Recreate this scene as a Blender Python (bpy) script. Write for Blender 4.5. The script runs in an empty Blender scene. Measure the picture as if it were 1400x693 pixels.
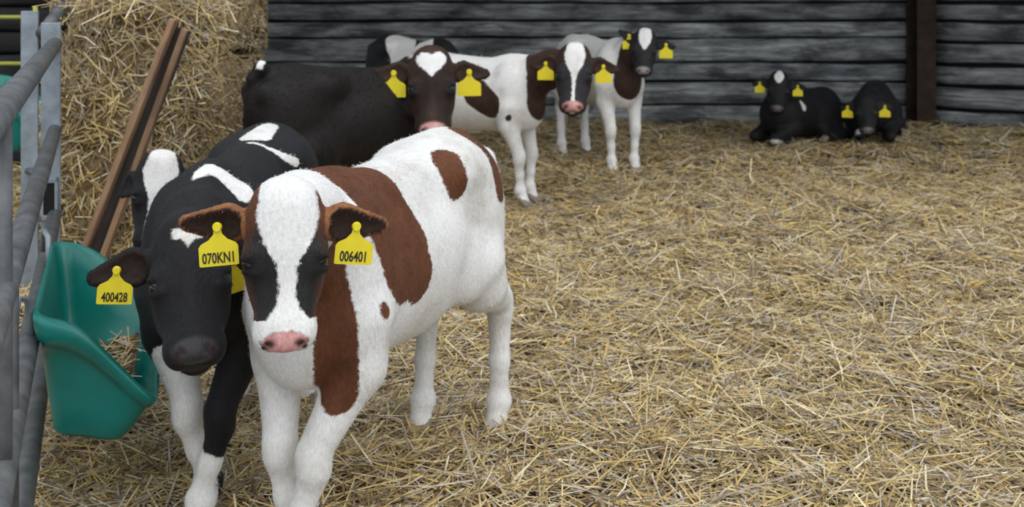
import bpy, bmesh, math, random
import numpy as np
from mathutils import Vector, Matrix

# ------------------------------------------------------------------ camera, sky, sun, exposure
SC = bpy.context.scene
COL = SC.collection
FPX, CAMH, HORIZON = 1450.0, 1.26, -18.0
cam_d = bpy.data.cameras.new('camera')
cam_d.sensor_width = 36.0
cam_d.lens = FPX / 1400.0 * 36.0
cam_d.shift_y = -(346.5 - HORIZON) / 1400.0
cam_d.clip_start = 0.05
cam_d.dof.use_dof = True
cam_d.dof.focus_distance = 2.12
cam_d.dof.aperture_fstop = 6.0
cam = bpy.data.objects.new('camera', cam_d)
cam.location = (0, 0, CAMH)
cam.rotation_euler = (math.radians(90), 0, 0)
COL.objects.link(cam)
SC.camera = cam

world = bpy.data.worlds.new('overcast_sky')
SC.world = world
world.use_nodes = True
wb = world.node_tree.nodes['Background']
wb.inputs[0].default_value = (0.86, 0.93, 1.0, 1)
wb.inputs[1].default_value = 0.85
sun_d = bpy.data.lights.new('soft_sun', 'SUN')
sun_d.energy = 1.5
sun_d.angle = math.radians(70)
sun_d.color = (1.0, 0.96, 0.90)
sun = bpy.data.objects.new('soft_sun', sun_d)
sun.rotation_euler = (math.radians(32), math.radians(14), 0)
COL.objects.link(sun)
SC.view_settings.view_transform = 'Standard'
SC.view_settings.look = 'None'
SC.view_settings.exposure = 0.17
SC.view_settings.gamma = 1.0
SC.view_settings.use_curve_mapping = False

rng = np.random.default_rng(7)
random.seed(7)


def at(px, py, Y):
    """world point at distance Y in front of the photographer that the survey pixel (px, py) belongs to"""
    return Vector(((px - 700.0) / FPX * Y, Y, CAMH - (py - HORIZON) / FPX * Y))


# ------------------------------------------------------------------ object helpers
def empty(name, loc=(0, 0, 0), rz=0.0, s=1.0):
    o = bpy.data.objects.new(name, None)
    o.empty_display_size = 0.1
    o.location = loc
    o.rotation_euler = (0, 0, rz)
    o.scale = (s, s, s)
    COL.objects.link(o)
    return o


def tag(o, label=None, cat=None, group=None, kind=None):
    if label: o['label'] = label
    if cat: o['category'] = cat
    if group: o['group'] = group
    if kind: o['kind'] = kind
    return o


def link(name, me, mat, parent=None, smooth=True):
    o = bpy.data.objects.new(name, me)
    if mat is not None and len(me.materials) == 0:
        me.materials.append(mat)
    if smooth and len(me.polygons):
        me.polygons.foreach_set('use_smooth', np.ones(len(me.polygons), dtype=bool))
    COL.objects.link(o)
    if parent is not None:
        o.parent = parent
    return o


def np_mesh(name, V, F):
    """V (n,3), F (m,k) same size faces"""
    me = bpy.data.meshes.new(name)
    V = np.ascontiguousarray(V, dtype=np.float32)
    F = np.ascontiguousarray(F, dtype=np.int32)
    k = F.shape[1]
    me.vertices.add(len(V))
    me.vertices.foreach_set('co', V.ravel())
    me.loops.add(F.size)
    me.loops.foreach_set('vertex_index', F.ravel())
    me.polygons.add(len(F))
    me.polygons.foreach_set('loop_start', np.arange(0, F.size, k, dtype=np.int32))
    me.polygons.foreach_set('loop_total', np.full(len(F), k, dtype=np.int32))
    me.update(calc_edges=True)
    return me


def bm_mesh(name, bm):
    me = bpy.data.meshes.new(name)
    bm.normal_update()
    bm.to_mesh(me)
    bm.free()
    return me


def bm_box(bm, c, half, rot=None, bevel=0.0, cuts=0):
    r = bmesh.ops.create_cube(bm, size=1.0)
    M = Matrix.Translation(Vector(c)) @ (rot.to_4x4() if rot else Matrix.Identity(4)) @ Matrix.Diagonal((half[0] * 2, half[1] * 2, half[2] * 2, 1))
    bmesh.ops.transform(bm, matrix=M, verts=r['verts'])
    if bevel > 0:
        es = list({e for v in r['verts'] for e in v.link_edges})
        bmesh.ops.bevel(bm, geom=es, offset=bevel, segments=2, affect='EDGES', profile=0.6)
    return bm


def tube_mesh(name, pts, r, seg=14, caps=True):
    """round tube along points; r is a radius or a list of radii"""
    pts = [Vector(p) for p in pts]
    rs = r if hasattr(r, '__len__') else [r] * len(pts)
    V, F = [], []
    for i, p in enumerate(pts):
        t = (pts[min(i + 1, len(pts) - 1)] - pts[max(i - 1, 0)]).normalized()
        a = t.cross(Vector((0, 0, 1)))
        if a.length < 1e-3: a = t.cross(Vector((0, 1, 0)))
        a.normalize(); b = t.cross(a)
        for k in range(seg):
            th = 2 * math.pi * k / seg
            V.append(p + (a * math.cos(th) + b * math.sin(th)) * rs[i])
    for i in range(len(pts) - 1):
        for k in range(seg):
            k2 = (k + 1) % seg
            F.append((i * seg + k, i * seg + k2, (i + 1) * seg + k2, (i + 1) * seg + k))
    me = bpy.data.meshes.new(name)
    if caps:
        F.append(tuple(range(seg))[::-1]); F.append(tuple(range((len(pts) - 1) * seg, len(pts) * seg)))
    me.from_pydata([tuple(v) for v in V], [], F)
    me.update()
    return me


# ------------------------------------------------------------------ materials
def new_mat(name):
    m = bpy.data.materials.new(name)
    m.use_nodes = True
    nt = m.node_tree
    return m, nt, nt.nodes['Principled BSDF']


def N(nt, kind, **kw):
    n = nt.nodes.new(kind)
    for k, v in kw.items():
        setattr(n, k, v)
    return n


def noise(nt, vec, scale, detail=4.0, rough=0.55, dist=0.0):
    n = N(nt, 'ShaderNodeTexNoise')
    n.inputs['Scale'].default_value = scale
    n.inputs['Detail'].default_value = detail
    n.inputs['Roughness'].default_value = rough
    n.inputs['Distortion'].default_value = dist
    if vec is not None: nt.links.new(vec, n.inputs['Vector'])
    return n


def ramp(nt, fac, stops):
    r = N(nt, 'ShaderNodeValToRGB')
    el = r.color_ramp.elements
    while len(el) < len(stops): el.new(0.5)
    for e, (p, c) in zip(el, stops):
        e.position = p
        e.color = (c[0], c[1], c[2], 1)
    nt.links.new(fac, r.inputs[0])
    return r


def mapped(nt, scale=(1, 1, 1), coord='Object'):
    tc = N(nt, 'ShaderNodeTexCoord')
    mp = N(nt, 'ShaderNodeMapping')
    mp.inputs['Scale'].default_value = scale
    nt.links.new(tc.outputs[coord], mp.inputs['Vector'])
    return mp.outputs['Vector']


def bump(nt, bsdf, height, strength=0.3, dist=0.01):
    b = N(nt, 'ShaderNodeBump')
    b.inputs['Strength'].default_value = strength
    b.inputs['Distance'].default_value = dist
    nt.links.new(height, b.inputs['Height'])
    nt.links.new(b.outputs['Normal'], bsdf.inputs['Normal'])


def mixrgb(nt, fac, a, b, mode='MIX'):
    m = N(nt, 'ShaderNodeMix', data_type='RGBA', blend_type=mode)
    for sock, v in ((m.inputs[0], fac), (m.inputs[6], a), (m.inputs[7], b)):
        if hasattr(v, 'is_linked'): nt.links.new(v, sock)
        elif isinstance(v, tuple): sock.default_value = (*v[:3], 1)
        else: sock.default_value = v
    return m.outputs[2]


def mat_coat():
    m, nt, b = new_mat('calf_coat')
    mask = N(nt, 'ShaderNodeAttribute', attribute_name='white_patch')
    colr = N(nt, 'ShaderNodeAttribute', attribute_name='coat_colour')
    glo = N(nt, 'ShaderNodeAttribute', attribute_name='wet')
    v = mapped(nt)
    n1 = noise(nt, v, 85, 3, 0.6)
    add = N(nt, 'ShaderNodeMath', operation='MULTIPLY_ADD')
    nt.links.new(n1.outputs[0], add.inputs[0]); add.inputs[1].default_value = 0.016; add.inputs[2].default_value = -0.008
    ad2 = N(nt, 'ShaderNodeMath', operation='ADD')
    nt.links.new(add.outputs[0], ad2.inputs[0]); nt.links.new(mask.outputs['Fac'], ad2.inputs[1])
    mr = N(nt, 'ShaderNodeMapRange', interpolation_type='SMOOTHSTEP')
    mr.inputs[1].default_value = -0.0035; mr.inputs[2].default_value = 0.0035
    nt.links.new(ad2.outputs[0], mr.inputs[0])
    n2 = noise(nt, v, 14, 4, 0.6)
    n3 = noise(nt, mapped(nt, (190, 190, 70)), 1.0, 3, 0.6)
    dk = ramp(nt, n2.outputs[0], [(0.3, (0.72, 0.72, 0.72)), (0.7, (1.25, 1.22, 1.2))])
    fine = ramp(nt, n3.outputs[0], [(0.3, (0.80, 0.80, 0.80)), (0.7, (1.16, 1.16, 1.16))])
    c = mixrgb(nt, 1.0, colr.outputs['Color'], dk.outputs[0], 'MULTIPLY')
    c = mixrgb(nt, 1.0, c, fine.outputs[0], 'MULTIPLY')
    n4 = noise(nt, v, 6, 5, 0.65)
    wh = ramp(nt, n4.outputs[0], [(0.28, (0.60, 0.565, 0.52)), (0.48, (0.82, 0.81, 0.80)), (0.75, (0.88, 0.88, 0.88))])
    whf = mixrgb(nt, 0.5, wh.outputs[0], fine.outputs[0], 'MULTIPLY')
    c = mixrgb(nt, mr.outputs[0], c, whf)
    nt.links.new(c, b.inputs['Base Color'])
    rr = N(nt, 'ShaderNodeMapRange'); rr.inputs[3].default_value = 0.62; rr.inputs[4].default_value = 0.22
    nt.links.new(glo.outputs['Fac'], rr.inputs[0]); nt.links.new(rr.outputs[0], b.inputs['Roughness'])
    b.inputs['Specular IOR Level'].default_value = 0.25
    b.inputs['Sheen Weight'].default_value = 0.03
    b.inputs['Sheen Roughness'].default_value = 0.4
    nb = noise(nt, mapped(nt, (80, 80, 38)), 2.2, 4, 0.65)
    bump(nt, b, nb.outputs[0], 0.45, 0.006)
    return m


def mat_plain(name, colour, rough=0.5, metal=0.0, spec=0.5, var=0.12, scale=30, bstr=0.1, coat=0.0):
    m, nt, b = new_mat(name)
    n = noise(nt, mapped(nt), scale, 4)
    lo = tuple(c * (1 - var) for c in colour); hi = tuple(min(1, c * (1 + var)) for c in colour)
    r = ramp(nt, n.outputs[0], [(0.3, lo), (0.7, hi)])
    nt.links.new(r.outputs[0], b.inputs['Base Color'])
    b.inputs['Roughness'].default_value = rough
    b.inputs['Metallic'].default_value = metal
    b.inputs['Specular IOR Level'].default_value = spec
    if coat: b.inputs['Coat Weight'].default_value = coat
    if bstr: bump(nt, b, n.outputs[0], bstr, 0.003)
    return m


def mat_straw():
    m, nt, b = new_mat('straw_stalks')
    a = N(nt, 'ShaderNodeAttribute', attribute_name='stalk_colour')
    n = noise(nt, mapped(nt), 40, 3)
    v = ramp(nt, n.outputs[0], [(0.3, (0.82, 0.80, 0.78)), (0.7, (1.1, 1.1, 1.08))])
    c = mixrgb(nt, 1.0, a.outputs['Color'], v.outputs[0], 'MULTIPLY')
    nt.links.new(c, b.inputs['Base Color'])
    b.inputs['Roughness'].default_value = 0.42
    b.inputs['Specular IOR Level'].default_value = 0.45
    return m


def mat_litter(name, c0, c1, c2):
    m, nt, b = new_mat(name)
    v = mapped(nt)
    n1 = noise(nt, v, 26, 6, 0.7, 0.6)
    n2 = noise(nt, v, 2.2, 3)
    r = ramp(nt, n1.outputs[0], [(0.3, c0), (0.5, c1), (0.72, c2)])
    r2 = ramp(nt, n2.outputs[0], [(0.3, (0.8, 0.8, 0.8)), (0.7, (1.1, 1.1, 1.1))])
    c = mixrgb(nt, 1.0, r.outputs[0], r2.outputs[0], 'MULTIPLY')
    nt.links.new(c, b.inputs['Base Color'])
    b.inputs['Roughness'].default_value = 0.85
    bump(nt, b, n1.outputs[0], 0.9, 0.02)
    return m


def mat_board(name, tones, stain=0.5):
    m, nt, b = new_mat(name)
    oi = N(nt, 'ShaderNodeObjectInfo')
    v = mapped(nt, (0.9, 6, 9))
    off = N(nt, 'ShaderNodeVectorMath', operation='ADD')
    mul = N(nt, 'ShaderNodeVectorMath', operation='SCALE')
    comb = N(nt, 'ShaderNodeCombineXYZ')
    for i in range(3): nt.links.new(oi.outputs['Random'], comb.inputs[i])
    nt.links.new(comb.outputs[0], mul.inputs[0]); mul.inputs['Scale'].default_value = 37
    nt.links.new(v, off.inputs[0]); nt.links.new(mul.outputs[0], off.inputs[1])
    g = noise(nt, off.outputs[0], 2.6, 7, 0.65, 0.6)
    r = ramp(nt, g.outputs[0], [(0.28, tones[0]), (0.5, tones[1]), (0.74, tones[2])])
    s = N(nt, 'ShaderNodeVectorMath', operation='MULTIPLY'); s.inputs[1].default_value = (1.6, 0.3, 0.40)
    nt.links.new(off.outputs[0], s.inputs[0])
    st = noise(nt, s.outputs[0], 1.6, 4, 0.6, 0.3)
    sr = ramp(nt, st.outputs[0], [(0.38, (0.22, 0.23, 0.24)), (0.50, (0.8, 0.8, 0.8)), (0.66, (1.3, 1.3, 1.26))])
    c = mixrgb(nt, stain, r.outputs[0], sr.outputs[0], 'MULTIPLY')
    rv = N(nt, 'ShaderNodeMapRange'); rv.inputs[3].default_value = 0.75; rv.inputs[4].default_value = 1.2
    nt.links.new(oi.outputs['Random'], rv.inputs[0])
    sc = N(nt, 'ShaderNodeVectorMath', operation='SCALE')
    nt.links.new(c, sc.inputs[0]); nt.links.new(rv.outputs[0], sc.inputs['Scale'])
    nt.links.new(sc.outputs[0], b.inputs['Base Color'])
    b.inputs['Roughness'].default_value = 0.8
    bump(nt, b, g.outputs[0], 0.5, 0.008)
    return m


M = {}
M['coat'] = mat_coat()
M['straw'] = mat_straw()
M['litter'] = mat_litter('straw_litter', (0.03, 0.021, 0.012), (0.09, 0.064, 0.035), (0.20, 0.15, 0.085))
M['bale'] = mat_litter('bale_straw', (0.08, 0.05, 0.02), (0.27, 0.19, 0.085), (0.42, 0.32, 0.16))
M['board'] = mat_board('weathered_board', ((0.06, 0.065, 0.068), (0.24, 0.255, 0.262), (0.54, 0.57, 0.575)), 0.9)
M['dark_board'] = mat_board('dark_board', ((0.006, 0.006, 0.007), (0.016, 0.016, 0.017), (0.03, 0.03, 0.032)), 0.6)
M['timber'] = mat_board('rack_timber', ((0.14, 0.075, 0.04), (0.36, 0.21, 0.12), (0.55, 0.38, 0.25)), 0.5)
M['timber_dark'] = mat_board('rack_panel', ((0.02, 0.016, 0.014), (0.06, 0.05, 0.045), (0.12, 0.10, 0.09)), 0.5)
M['backing'] = mat_plain('dark_backing', (0.006, 0.006, 0.007), 0.95, bstr=0)
M['rust'] = mat_plain('rusty_steel', (0.035, 0.020, 0.014), 0.75, 0.0, 0.3, 0.5, 9, 0.3)
M['galv'] = mat_plain('galvanised_steel', (0.12, 0.125, 0.13), 0.55, 0.35, 0.5, 0.35, 18, 0.2)
M['galv_pale'] = mat_plain('galvanised_flat', (0.27, 0.31, 0.35), 0.5, 0.45, 0.5, 0.25, 16, 0.12)
M['lime'] = mat_plain('gap_light_green', (0.42, 0.45, 0.08), 0.6)  # colour of the rails that stand in for light through wall gaps
M['teal'] = mat_plain('teal_plastic', (0.004, 0.18, 0.155), 0.36, 0.0, 0.5, 0.14, 7, 0.05)
M['tag'] = mat_plain('tag_yellow', (0.80, 0.66, 0.02), 0.42, 0.0, 0.5, 0.05, 30, 0.0)
M['ink'] = mat_plain('tag_ink', (0.02, 0.018, 0.012), 0.6, bstr=0)
M['eye'] = mat_plain('eye_dark', (0.008, 0.007, 0.008), 0.06, 0.0, 0.6, 0.1, 10, 0.0)
M['feed'] = mat_litter('feed_mix', (0.05, 0.03, 0.015), (0.14, 0.085, 0.04), (0.26, 0.17, 0.08))


# ------------------------------------------------------------------ straw stalks
PAL = np.array([(0.62, 0.46, 0.20), (0.74, 0.60, 0.32), (0.50, 0.35, 0.14), (0.82, 0.73, 0.52), (0.34, 0.24, 0.12),
                (0.44, 0.38, 0.31), (0.60, 0.54, 0.45), (0.22, 0.155, 0.085), (0.70, 0.50, 0.16)])
PALW = np.array([.15, .13, .13, .09, .15, .12, .06, .13, .04])


def stalk_mesh(name, C, A, tilt, L, W, bend, up, pal=PAL, palw=PALW, gain=1.0):
    """C (n,3) centres, A heading, tilt, L lengths, W widths, bend sideways fraction, up (n,3) surface normal"""
    n = len(C)
    up = up / np.linalg.norm(up, axis=1, keepdims=True)
    ref = np.where(np.abs(up[:, 2:3]) > 0.8, np.array([[1.0, 0, 0]]), np.array([[0, 0, 1.0]]))
    t1 = np.cross(up, ref); t1 /= np.linalg.norm(t1, axis=1, keepdims=True)
    t2 = np.cross(up, t1)
    d = t1 * np.cos(A)[:, None] + t2 * np.sin(A)[:, None]
    s = np.cross(up, d)
    d2 = d * np.cos(tilt)[:, None] + up * np.sin(tilt)[:, None]
    h = (L / 2)[:, None]
    P = [C - d2 * h, C + s * (bend * L)[:, None] + up * (np.abs(bend) * L * 0.25)[:, None], C + d2 * h]
    V = np.empty((n, 3, 3, 3))
    for i, p in enumerate(P):
        w = (W * (0.8 if i != 1 else 1.0))[:, None] * 0.5
        V[:, i, 0] = p - s * w
        V[:, i, 1] = p + up * w * 0.9
        V[:, i, 2] = p + s * w
    base = (np.arange(n) * 9)[:, None]
    q = np.array([[0, 1, 4, 3], [1, 2, 5, 4], [3, 4, 7, 6], [4, 5, 8, 7]])
    F = (base[:, :, None] + q[None]).reshape(-1, 4)
    me = np_mesh(name, V.reshape(-1, 3), F)
    ci = pal[rng.choice(len(pal), n, p=palw / palw.sum())] * rng.uniform(0.75, 1.2, (n, 1)) * gain
    colr = np.ones((n, 9, 4), dtype=np.float32)
    colr[:, :, :3] = np.clip(ci, 0, 1)[:, None, :]
    at_ = me.attributes.new('stalk_colour', 'FLOAT_COLOR', 'POINT')
    at_.data.foreach_set('color', colr.ravel())
    return me


def ground_z(x, y):
    return (0.014 * np.sin(1.9 * x + 0.7 * y + 0.4) + 0.012 * np.sin(2.7 * y - 1.1 * x + 1.0) + 0.009 * np.sin(5.1 * x + 1.7 * y)
            + 0.008 * np.sin(6.3 * y - 2.9 * x + 2.0) + 0.009 * np.sin(13.0 * x - 9.0 * y + np.sin(5 * x)) * np.sin(8 * y + 3 * x) + 0.008 * np.sin(17.7 * y + 7.0 * x) * np.sin(15 * x - 4 * y)) - 0.012


def build_ground():
    xs = np.linspace(-9, 7.5, 360); ys = np.linspace(-0.6, 11.0, 270)
    X, Y = np.meshgrid(xs, ys, indexing='ij')
    V = np.stack([X, Y, ground_z(X, Y)], -1).reshape(-1, 3)
    I = np.arange(len(xs) * len(ys)).reshape(len(xs), len(ys))
    F = np.stack([I[:-1, :-1], I[1:, :-1], I[1:, 1:], I[:-1, 1:]], -1).reshape(-1, 4)
    o = link('floor', np_mesh('floor', V, F), M['litter'])
    tag(o, 'barn floor of trampled straw litter', None, None, 'structure')
    # loose stalks lying over it
    parts = []
    for (y0, y1, dens, wl, lmul) in ((0.9, 2.2, 1700, 1.0, 1.0), (2.2, 3.4, 6500, 1.0, 0.95), (3.4, 5.0, 4400, 1.1, 1.0), (5.0, 7.2, 2300, 1.35, 1.1), (7.2, 9.9, 1150, 1.7, 1.2)):
        hw0 = 0.56 * y1 + 0.55
        n = int(dens * (y1 - y0) * 2 * hw0)
        x = rng.uniform(-hw0, hw0, n); y = rng.uniform(y0, y1, n)
        keep = (x < 5.6) & (x > -5) & ~((x > 3.9) & (y > 9.7 - (x - 3.82) * 0.7)) & (np.abs(x) < 0.53 * y + 0.5)
        x, y = x[keep], y[keep]
        n = len(x)
        L = np.clip(rng.lognormal(math.log(0.088), 0.55, n), 0.025, 0.36) * lmul
        W = rng.uniform(0.0026, 0.0062, n) * wl
        parts.append((x, y, L, W))
    k = 1100   # long bright stalks left on top
    yy = 2.1 + 5.5 * rng.uniform(0, 1, k) ** 1.3; xx = rng.uniform(-.5, .58, k) * yy
    parts.append((xx, yy, rng.uniform(.16, .38, k), rng.uniform(.004, .0068, k)))
    x, y, L, W = [np.concatenate([p[i] for p in parts]) for i in range(4)]
    n = len(x)
    clump = 0.5 + 0.5 * np.sin(7.1 * x + 3.3 * y + 2 * np.sin(4.2 * y)) * np.sin(6.3 * y - 2.1 * x)
    z = ground_z(x, y) + rng.uniform(0.0, 0.034, n) * (0.25 + 1.1 * clump)
    C = np.stack([x, y, z], 1)
    up = np.stack([rng.normal(0, .12, n), rng.normal(0, .12, n), np.ones(n)], 1)
    tilt = rng.normal(0, 0.24, n)
    bend = rng.normal(0, 0.07, n)
    me = stalk_mesh('straw_bedding', C, rng.uniform(0, 2 * math.pi, n), tilt, L, W, bend, up)
    o = link('straw_bedding', me, M['straw'], None, False)
    tag(o, 'loose golden straw bedding strewn over the whole barn floor', 'straw', None, 'stuff')
    return o


build_ground()


# ------------------------------------------------------------------ barn walls
def board_mesh(name, length, h, thick, seed):
    r = random.Random(seed)
    bm = bmesh.new()
    nx = 24
    rows = [(-0.5, 0.0), (-0.5, 0.62), (-0.40, 0.95), (0.0, 1.04), (0.40, 0.95), (0.5, 0.62), (0.5, 0.0)]
    grid = []
    ph = r.uniform(0, 6)
    for i in range(nx + 1):
        x = -length / 2 + length * i / nx
        wob = 0.006 * math.sin(x * 1.7 + ph) + 0.004 * math.sin(x * 4.3 + ph * 2)
        row = []
        for k, (fz, fy) in enumerate(rows):
            e = 0.004 * math.sin(x * 9 + ph + k) if abs(fz) > .45 else 0
            row.append(bm.verts.new((x, -thick * fy, fz * h + wob + e)))
        grid.append(row)
    for i in range(nx):
        for k in range(len(rows) - 1):
            bm.faces.new((grid[i][k], grid[i + 1][k], grid[i + 1][k + 1], grid[i][k + 1]))
        bm.faces.new((grid[i][-1], grid[i + 1][-1], grid[i + 1][0], grid[i][0]))
    bm.faces.new(list(reversed(grid[0]))); bm.faces.new(grid[-1])
    bmesh.ops.recalc_face_normals(bm, faces=bm.faces)
    return bm_mesh(name, bm)


LINES = [-0.02, 0.165, 0.382, 0.564, 0.787, 0.943, 1.118, 1.31, 1.50, 1.69, 1.89, 2.09, 2.30]


def board_wall(name, p0, p1, label, mat, seed, thick=0.05, lines=LINES, gapx=0.0):
    p0, p1 = Vector(p0), Vector(p1)
    L = (p1 - p0).length
    d = (p1 - p0).normalized()
    ang = math.atan2(d.y, d.x)
    bm = bmesh.new()
    bm_box(bm, (0, 0.05, 1.15), (L / 2, 0.03, 1.2))
    back = link(name, bm_mesh(name, bm), M['backing'], None, False)
    back.location = (p0 + p1) / 2
    back.rotation_euler = (0, 0, ang)
    tag(back, label, None, None, 'structure')
    for i in range(len(lines) - 1):
        z0, z1 = lines[i], lines[i + 1]
        gap = gapx + 0.012 + 0.014 * ((i * 7 + seed) % 3) / 2
        o = link('board', board_mesh('board', L, z1 - z0 - gap, thick, seed * 31 + i), mat, back)
        o.location = (0, -0.005 * ((i + seed) % 2), (z0 + z1) / 2)
        o.rotation_euler = (math.radians(2.5), 0, 0)
    return back


board_wall('wall_back', (-4.4, 9.85, 0), (3.98, 9.85, 0), 'grey weathered horizontal board wall along the back of the barn', M['board'], 3)
board_wall('wall_right', (3.87, 9.80, 0), (7.6, 7.20, 0), 'grey weathered board wall running forward from the corner post', M['board'], 5, gapx=.016,
           lines=[-0.02, 0.15, 0.36, 0.55, 0.76, 0.95, 1.12, 1.31, 1.50, 1.69, 1.89, 2.09, 2.30])
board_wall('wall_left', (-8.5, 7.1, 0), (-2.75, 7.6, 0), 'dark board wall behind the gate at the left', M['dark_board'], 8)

# unseen corrugated sheeting added to darken the back half of the pen
def add_shade_roof():
    nx, V, F = 260, [], []
    x0, x1 = -6.0, 7.0
    prof = [(SHADE_ROOF_Y, 3.15), (10.9, 2.42)]
    for i in range(nx + 1):
        x = x0 + (x1 - x0) * i / nx
        for (y, z) in prof:
            V.append((x, y, z + .018 * math.sin(2 * math.pi * x / .15)))
    F = [(2 * i, 2 * i + 1, 2 * i + 3, 2 * i + 2) for i in range(nx)]
    o = link('shade_roof', np_mesh('shade_roof', np.array(V), np.array(F)), M['galv_pale'])
    tag(o, 'unseen corrugated sheeting added overhead to darken the back half of the pen', None, None, 'structure')


SHADE_ROOF_Y = 6.1
add_shade_roof()

# corner stanchion: rusty rolled-steel H post
post = empty('steel_post', (3.74, 9.66, 0))
tag(post, 'dark rusty steel corner post between the two board walls', 'post')
bm = bmesh.new(); bm_box(bm, (0, -0.085, 1.2), (0.085, 0.010, 1.25), bevel=0.003); link('flange', bm_mesh('flange', bm), M['rust'], post, False)
bm = bmesh.new(); bm_box(bm, (0, 0.085, 1.2), (0.115, 0.010, 1.25), bevel=0.003); link('flange', bm_mesh('flange', bm), M['rust'], post, False)
bm = bmesh.new(); bm_box(bm, (0, 0, 1.2), (0.008, 0.076, 1.25)); link('web', bm_mesh('web', bm), M['rust'], post, False)
bm = bmesh.new(); bm_box(bm, (0, 0, 0.02), (0.14, 0.13, 0.012), bevel=0.003); link('base_plate', bm_mesh('base_plate', bm), M['rust'], post, False)


# ------------------------------------------------------------------ calf: implicit body surface
class Field:
    def __init__(s):
        s.prims = []

    def ell(s, c, r, k=0.03, rot=None, t='body', sub=False):
        s.prims.append(('e', np.array(c, float), np.array(r, float), np.array(rot, float) if rot is not None else None, k, t, sub))

    def cap(s, a, b, ra, rb, k=0.03, n=None, sy=1.0, t='body', sub=False):
        s.prims.append(('c', np.array(a, float), np.array(b, float), ra, rb, np.array(n, float) if n is not None else None, sy, k, t, sub))

    @staticmethod
    def dist(p, X, Y, Z):
        if p[0] == 'e':
            c, r, R = p[1], p[2], p[3]
            x, y, z = X - c[0], Y - c[1], Z - c[2]
            if R is not None:
                x, y, z = (R[0, 0] * x + R[0, 1] * y + R[0, 2] * z, R[1, 0] * x + R[1, 1] * y + R[1, 2] * z, R[2, 0] * x + R[2, 1] * y + R[2, 2] * z)
            k0 = np.sqrt((x / r[0]) ** 2 + (y / r[1]) ** 2 + (z / r[2]) ** 2)
            k1 = np.sqrt((x / r[0] ** 2) ** 2 + (y / r[1] ** 2) ** 2 + (z / r[2] ** 2) ** 2) + 1e-6
            return k0 * (k0 - 1) / k1
        a, b, ra, rb, n, sy = p[1:7]
        ba = b - a
        x, y, z = X - a[0], Y - a[1], Z - a[2]
        t = np.clip((x * ba[0] + y * ba[1] + z * ba[2]) / (ba @ ba), 0, 1)
        x, y, z = x - t * ba[0], y - t * ba[1], z - t * ba[2]
        if n is not None:
            f = (1.0 / sy - 1.0) * (x * n[0] + y * n[1] + z * n[2])
            x, y, z = x + f * n[0], y + f * n[1], z + f * n[2]
        return np.sqrt(x * x + y * y + z * z) - (ra + t * (rb - ra))

    def bounds(s, p):
        if p[0] == 'e':
            m = p[2].max() if p[3] is not None else p[2]
            return p[1] - m, p[1] + m
        r = max(p[3], p[4]) * max(1.0, p[6])
        return np.minimum(p[1], p[2]) - r, np.maximum(p[1], p[2]) + r

    def mesh(s, h):
        lo = np.min([s.bounds(p)[0] for p in s.prims if not p[-1]], 0) - 3 * h
        hi = np.max([s.bounds(p)[1] for p in s.prims if not p[-1]], 0) + 3 * h
        dims = np.ceil((hi - lo) / h).astype(int) + 1
        ax = [(lo[i] + h * np.arange(dims[i])).astype(np.float32) for i in range(3)]
        D = np.full(dims, 0.08, np.float32)
        for p in s.prims:
            k, sub = p[-3], p[-1]
            a, b = s.bounds(p)
            mrg = k + 2.5 * h
            i0 = np.maximum(((a - mrg - lo) / h).astype(int), 0)
            i1 = np.minimum(((b + mrg - lo) / h).astype(int) + 2, dims)
            sl = tuple(slice(i0[i], i1[i]) for i in range(3))
            X = ax[0][sl[0]][:, None, None]; Y = ax[1][sl[1]][None, :, None]; Z = ax[2][sl[2]][None, None, :]
            d = s.dist(p, X, Y, Z).astype(np.float32)
            g = D[sl]
            if sub:
                hh = np.maximum(k - np.abs(g + d), 0) / k
                D[sl] = np.maximum(g, -d) + hh * hh * k * 0.25
            else:
                hh = np.maximum(k - np.abs(g - d), 0) / k
                D[sl] = np.minimum(g, d) - hh * hh * k * 0.25
        return surface_nets(D, lo, h)

    def labels(s, P):
        X, Y, Z = P[:, 0], P[:, 1], P[:, 2]
        best = np.full(len(P), 9.0); lab = np.zeros(len(P), int)
        names = sorted({p[-2] for p in s.prims if not p[-1]})
        dist = {}
        for p in s.prims:
            if p[-1]: continue
            d = s.dist(p, X, Y, Z)
            t = p[-2]
            dist[t] = np.minimum(dist[t], d) if t in dist else d
        for i, nme in enumerate(names):
            m = dist[nme] < best
            best[m] = dist[nme][m]; lab[m] = i
        out = np.array(names, dtype=object)[lab]
        for p in s.prims:
            if p[-1] and p[-2] == 'ear':
                out[(out == 'ear') & (np.abs(s.dist(p, X, Y, Z)) < .005)] = 'ear_inner'
        return out


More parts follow.
